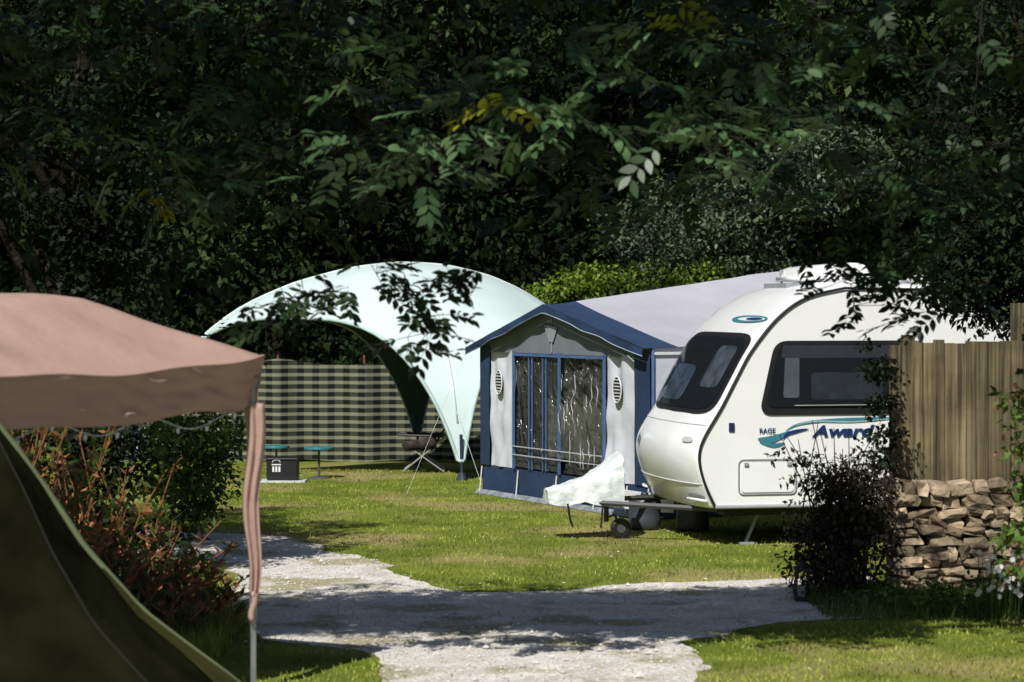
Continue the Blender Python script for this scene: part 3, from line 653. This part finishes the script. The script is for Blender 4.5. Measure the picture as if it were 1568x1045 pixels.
Nn=R.normal(size=P.shape)*.6; Nn[:,2]+=1; Ll=R.uniform(.25,.5,len(P)); leaves_mesh('leaf_masses',P,R.normal(size=P.shape)-np.array([0,.3,.4]),Nn,Ll,Ll*.6,L_dark,wd)
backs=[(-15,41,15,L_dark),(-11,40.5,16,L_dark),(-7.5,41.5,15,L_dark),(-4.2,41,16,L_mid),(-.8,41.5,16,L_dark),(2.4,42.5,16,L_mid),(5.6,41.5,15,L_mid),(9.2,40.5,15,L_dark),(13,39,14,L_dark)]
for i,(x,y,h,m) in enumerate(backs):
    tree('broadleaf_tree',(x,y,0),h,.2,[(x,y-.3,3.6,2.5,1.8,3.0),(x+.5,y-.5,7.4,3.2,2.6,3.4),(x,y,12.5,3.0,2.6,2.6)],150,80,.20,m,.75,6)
tree('grey_leaved_tree',(3.8,39,0),6,.12,[(3.5,38.6,3.7,1.9,1.0,1.0),(4.9,38.8,4.7,1.5,1,1.0),(2.7,38.6,3.0,1.0,.8,.5)],90,120,.11,L_grey,.5,8)
he=empty('sunlit_hedge',(2,38,0)); C=in_ell(110,(2.1,38.2,1.75),(2.8,.7,1.35),.3); leaves_mesh('hedge_leaves',*clump_leaves(C,.35,110,.09,.6),L_bright,he)
mb=MB()
for k in range(9): 
    x=-.4+k*.6; mb.tube([(x,38,-.3),(x+.1,38.2,1.0),(x-.1,38.2,2.2)],[.04,.03,.015],6)
mb.build('stems',bark,he)
C=in_ell(260,(-4,39,1.0),(14,.9,1.8),.5); C=C[C[:,2]>.1]; leaves_mesh('undergrowth',*clump_leaves(C,.6,55,.14,.55),L_dark)
e=tree('ivy_clad_tree',(-3.5,18.9,0),6,.2,[(-4.3,19.3,4.3,1.3,1.3,1.6),(-5.6,19.8,4.8,1.8,1.8,2.4),(-3.5,19.5,3.0,.5,.7,.5),(-2.62,19.5,1.92,.12,.2,.2,4)],160,130,.09,L_dark,.36,8)
C=np.stack([-3.35+R.normal(size=90)*.22,18.7+R.normal(size=90)*.22,R.uniform(.1,4.2,90)],1); leaves_mesh('ivy',*clump_leaves(C,.26,110,.06,.8),L_ivy,e)
C=in_ell(90,(-4.6,18.8,1.1),(1.6,.6,1.3),.5); C=C[C[:,2]>0.05]; leaves_mesh('dark_shrub',*clump_leaves(C,.4,100,.07,.6),L_ivy)
C=in_ell(50,(-3.15,22.3,.9),(.5,.5,.9),.5);C=C[C[:,2]>0.05]; leaves_mesh('shrub',*clump_leaves(C,.25,100,.07,.6),L_weed)
dp=empty('dock_plants',(-2.8,17,0)); mb=MB(); Ps=[];Ds=[];Ls=[]
for i in range(185):
    y=random.uniform(15.2,18.2); x=-3.9+random.random()**1.1*(1.85-(y-15.5)*.03)
    h=(.30+1.2*max(0,min(1,(-2.2-x)/1.4)))*random.uniform(.4,1.15); lx,ly=random.uniform(-.25,.25),random.uniform(-.15,.15)
    pts=[Vector((x+lx*t*t*1.5,y+ly*t*t,h*t)) for t in (0,.33,.66,1)]; mb.tube(pts,[.008,.007,.006,.004],4)
    for k in range(int(12+h*20)):
        t=random.random()**.8; p=Vector((x+lx*t*t*1.5,y+ly*t*t,h*t)); Ps.append(p+Vector((random.gauss(0,.012),random.gauss(0,.012),0))); Ds.append((random.gauss(0,1),random.gauss(0,1),random.uniform(.0,1.6))); Ls.append(random.uniform(.04,.13)*(1.5-t*.7))
mb.build('stems',mat('red_stem',(.26,.11,.05),.8),dp)
Ps=np.array(Ps);Ds=np.array(Ds);Ls=np.array(Ls); sel=R.random(len(Ps))<.55
leaves_mesh('red_leaves',Ps[sel],Ds[sel],R.normal(size=(sel.sum(),3)),Ls[sel],Ls[sel]*.30,L_red,dp); s2=~sel
leaves_mesh('green_leaves',Ps[s2],Ds[s2],R.normal(size=(s2.sum(),3)),Ls[s2]*1.2,Ls[s2]*.36,L_weed,dp)
def tallgrass(name,x0,x1,y0,y1,n_,h,m):
    P=np.stack([R.uniform(x0,x1,n_),R.uniform(y0,y1,n_),np.zeros(n_)],1); D=R.normal(size=(n_,3))*.35; D[:,2]=1
    leaves_mesh(name,P,D,R.normal(size=(n_,3)),R.uniform(.4,1,n_)*h,np.full(n_,.012),m,None,'blade')
tallgrass('verge_grass',-3.6,-1.9,14.6,16.6,6000,.22,L_grass); tallgrass('verge_grass',2.3,5.0,16.6,18.1,5000,.17,L_weed)
cr=empty('creeper_bush',(2.6,18,0)); C=np.stack([2.62+R.normal(size=100)*.15,18.0+R.normal(size=100)*.2,R.uniform(.05,1.0,100)],1); C[:,0]+= (C[:,2]-.5)*.16
leaves_mesh('leaves',*clump_leaves(C,.17,90,.05,.5,.8,1.2),L_dry,cr)
C=np.stack([R.uniform(2.85,3.08,26),18.25+R.normal(size=26)*.1,R.uniform(1.0,2.0,26)],1); leaves_mesh('ivy_leaves',*clump_leaves(C,.11,40,.05,.7),L_ivy,cr)
C=np.stack([2.3+R.normal(size=16)*.08,17.9+R.normal(size=16)*.1,R.uniform(.1,1.3,16)],1); leaves_mesh('sprays',*clump_leaves(C,.10,14,.06,.5),L_dry,cr)
mb=MB()
for k in range(22):
    x=2.65+random.gauss(0,.15); mb.tube([(x,18+random.gauss(0,.15),0),(x+random.gauss(0,.1),17.95,.6),(x+random.gauss(0,.2),17.95,random.uniform(.9,1.4))],[.01,.007,.003],4)
mb.tube([(2.45,17.9,0),(2.37,17.9,.6),(2.25,17.9,1.25)],[.008,.006,.003],4)
mb.build('stems',bark,cr)
C=np.stack([R.uniform(2.5,4.6,60),R.uniform(16.8,17.9,60),R.uniform(.02,.16,60)],1); leaves_mesh('nettles',*clump_leaves(C,.14,60,.06,.5),L_weed)
tree('holly_tree',(4.9,20.2,0),9,.24,[(4.35,19.8,2.62,.72,.45,.55,60),(4.5,19.8,3.7,.95,.7,.9,50),(4.9,20.0,5.4,1.4,1.2,1.6,60),(6.6,21,5.0,2,2,3.0,60)],0,130,.08,L_ivy,.33,10)
e=empty('bramble',(3.5,15,0)); C=np.stack([3.46+R.normal(size=34)*.08,15+R.normal(size=34)*.2,R.uniform(.5,2.15,34)],1); leaves_mesh('leaves',*clump_leaves(C,.12,24,.075,.55),L_weed,e)
leaves_mesh('red_leaves',*clump_leaves(C[:12],.14,12,.07,.5),L_red,e)
mb=MB()
for k in range(9): 
    x=3.55+random.gauss(0,.06); mb.tube([(x,15,0),(x-.03,15,1.0),(x+random.gauss(-.05,.1),15,random.uniform(1.6,2.2))],[.012,.008,.003],5)
mb.build('canes',bark,e)
fl=empty('white_daisies',(3.5,16.3,0)); n_=80; P=np.stack([R.uniform(3.38,4.0,n_),R.uniform(16,16.7,n_),R.uniform(.2,.55,n_)],1)
idx=np.repeat(np.arange(n_),7); ang=np.tile(np.arange(7)*2*np.pi/7,n_); D=np.stack([np.cos(ang),-.3+0*ang,np.sin(ang)],1); leaves_mesh('petals',P[idx],D,np.tile([0,-1.,.3],(len(idx),1)),np.full(len(idx),.025),np.full(len(idx),.016),mat('petal',(.75,.75,.72),.6),fl)
mb=MB(); [mb.tube([(p[0],p[1]+.05,0),(p[0],p[1]+.01,p[2])],.003,4) for p in P]; mb.build('stalks',L_weed,fl)

# ---------------------------------------------------------------- sun direction
el=math.radians(48); az=math.radians(22); sd=Vector((-math.sin(az)*math.cos(el),-math.cos(az)*math.cos(el),math.sin(el)))
kx=-sd.x/sd.z; ky=-sd.y/sd.z
# ---------------------------------------------------------------- overhanging ash
ash=empty('ash_tree',(4.5,13.4,0)); mb=MB()
mb.tube([(4.5,13.4,0),(4.4,13.5,1.5),(4.45,13.4,3),(4.2,13.2,4.6),(4.1,13,6.5),(3.8,13,9)],[.34,.27,.24,.2,.14,.06],12)
limbs=[[(4.3,13.3,4.6),(2.5,12.6,5.3),(0,12,5.6),(-2.5,11.8,5.7),(-5,11.6,5.8)],[(4.2,13.2,5.0),(2,12.8,5.8),(-1,12.6,6.1),(-4,12.2,6.2)],[(4.2,13.2,4.8),(2.5,11.8,5.8),(0,11,6.1),(-3,11,6.2)],[(4.4,13.4,4.2),(3.7,14.3,4.5),(3.2,15,4.6)]]
for L_ in limbs: k=len(L_); mb.tube(cat(L_,4),[.11-.09*i/(4*(k-1)) for i in range(4*(k-1)+1)],7)
nC=500; cx=R.uniform(-6.0,.9,nC); cz=R.uniform(5.3,6.4,nC); fy=R.uniform(0,1,nC)
y0=16.1; y1=17.9+.26*np.clip(cx+cz*kx,-2,5)
cy=(y0+fy*(y1-y0))-cz*ky
C=np.stack([cx,cy,cz],1)
leaves_mesh('upper_canopy',*clump_leaves(C,.35,100,.12,.45),L_ash,ash)
SP=[];SD_=[];SN=[];SL=[]
def spray(c,n_,sp=.22,big=1.0):
    c=Vector(c)
    for i in range(n_):
        q=c+Vector((random.gauss(0,sp),random.gauss(0,sp*.7),random.gauss(0,sp*.55))); d=Vector((random.gauss(0,1),random.gauss(0,.8),random.uniform(-.9,.25))).normalized()
        side=d.cross(Vector((random.gauss(0,.4),random.gauss(0,.4),1))).normalized(); up=side.cross(d); ln=random.uniform(.16,.24)*big
        for k in range(4):
            p=q+d*(ln*(.25+.25*k)); p.z-=.03*(k/3)**2
            for sg in(-1,1):
                SP.append(p); SD_.append(side*sg*.85+d*.55+Vector((0,0,-.15))); SN.append(up+Vector((random.gauss(0,.25),)*3)); SL.append(random.uniform(.08,.115)*big)
        SP.append(q+d*ln*1.05); SD_.append(d); SN.append(up); SL.append(.1*big)
        mb.tube([c,q,q+d*ln],[.003,.0025,.0015],3,caps=False)
def flush(name,m):
    global SP,SD_,SN,SL
    L=np.array(SL); leaves_mesh(name,np.array([tuple(p) for p in SP]),np.array([tuple(p) for p in SD_]),np.array([tuple(p) for p in SN]),L,L*.46,m,ash,'leaf'); SP,SD_,SN,SL=[],[],[],[]
def twig(c,top=None):
    c=Vector(c); t=Vector(top) if top else Vector((c.x+random.uniform(-.5,.5),c.y+random.uniform(-.6,.0),5.5)); mb.tube([t,t.lerp(c,.5)+Vector((.1,0,.1)),c],[.008,.006,.003],5)
low=[(-.81,13.6,2.49),(-.36,13.5,2.47),(-.52,13.5,2.23),(-.62,13.6,2.42),(-.5,13.5,2.14),(-.30,13.5,2.42),(-1.22,13.6,2.36),(-1.45,13.7,2.26),(-1.08,13.6,2.38),(-1.35,13.6,2.3)]
for c in low: spray(c,7,.085,.85)
twig((-.6,13.6,2.5),(-.9,13.9,5.4)); twig((-1.25,13.6,2.4),(-1.9,13.9,5.4))
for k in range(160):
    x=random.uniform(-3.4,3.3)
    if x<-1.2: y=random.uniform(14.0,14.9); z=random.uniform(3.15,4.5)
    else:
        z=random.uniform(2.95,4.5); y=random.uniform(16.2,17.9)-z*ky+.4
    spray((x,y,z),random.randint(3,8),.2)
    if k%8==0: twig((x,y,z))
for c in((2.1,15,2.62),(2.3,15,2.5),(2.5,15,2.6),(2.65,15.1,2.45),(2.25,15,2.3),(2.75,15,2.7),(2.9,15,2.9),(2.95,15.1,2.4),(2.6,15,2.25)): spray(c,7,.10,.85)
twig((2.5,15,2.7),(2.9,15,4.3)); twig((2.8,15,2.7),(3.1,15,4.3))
flush('hanging_leaves',leafmat('leaf_ash_shaded',(.009,.024,.007),(.030,.058,.017),.1,.5,1.2,.25))  # ash leaf with the shade of the hanging sprays put into its colour
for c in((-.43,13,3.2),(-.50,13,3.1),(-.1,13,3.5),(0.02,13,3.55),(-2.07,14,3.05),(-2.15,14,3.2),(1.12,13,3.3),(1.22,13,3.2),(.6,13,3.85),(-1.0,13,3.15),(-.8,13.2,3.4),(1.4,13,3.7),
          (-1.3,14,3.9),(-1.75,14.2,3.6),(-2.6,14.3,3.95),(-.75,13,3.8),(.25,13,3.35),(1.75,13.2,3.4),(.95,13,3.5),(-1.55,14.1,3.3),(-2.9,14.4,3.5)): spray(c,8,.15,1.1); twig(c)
flush('outer_leaves',leafmat('leaf_ash_lit',(.05,.11,.045),(.12,.20,.085),.3,.4,2,.5))  # same ash leaf, sunlight put into a lighter colour
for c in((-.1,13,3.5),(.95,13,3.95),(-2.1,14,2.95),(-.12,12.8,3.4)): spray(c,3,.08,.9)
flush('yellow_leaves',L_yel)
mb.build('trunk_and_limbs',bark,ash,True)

# ---------------------------------------------------------------- light, world, camera
w=bpy.data.worlds.new('World'); scene.world=w; w.use_nodes=True; n=w.node_tree.nodes; l=w.node_tree.links
sk=n.new('ShaderNodeTexSky'); sk.sky_type='NISHITA'; sk.sun_disc=False; sk.sun_elevation=el; sk.sun_rotation=math.radians(202)
l.new(sk.outputs[0],n['Background'].inputs[0]); n['Background'].inputs[1].default_value=.06
sl=bpy.data.lights.new('sun','SUN'); sl.energy=5; sl.angle=math.radians(.5); sl.color=(1,.97,.91)
so=link(bpy.data.objects.new('sun',sl)); so.rotation_euler=sd.to_track_quat('Z','Y').to_euler(); so.location=(-10,-10,20)
cd=bpy.data.cameras.new('camera'); cam=link(bpy.data.objects.new('camera',cd)); cam.location=(0,0,2.3); cam.rotation_euler=(math.radians(90),0,0)
cd.lens=80; cd.sensor_width=36; cd.shift_y=-54/1568; cd.clip_end=1000; cd.clip_start=.1
cd.dof.use_dof=True; cd.dof.focus_distance=25; cd.dof.aperture_fstop=2.8
scene.camera=cam
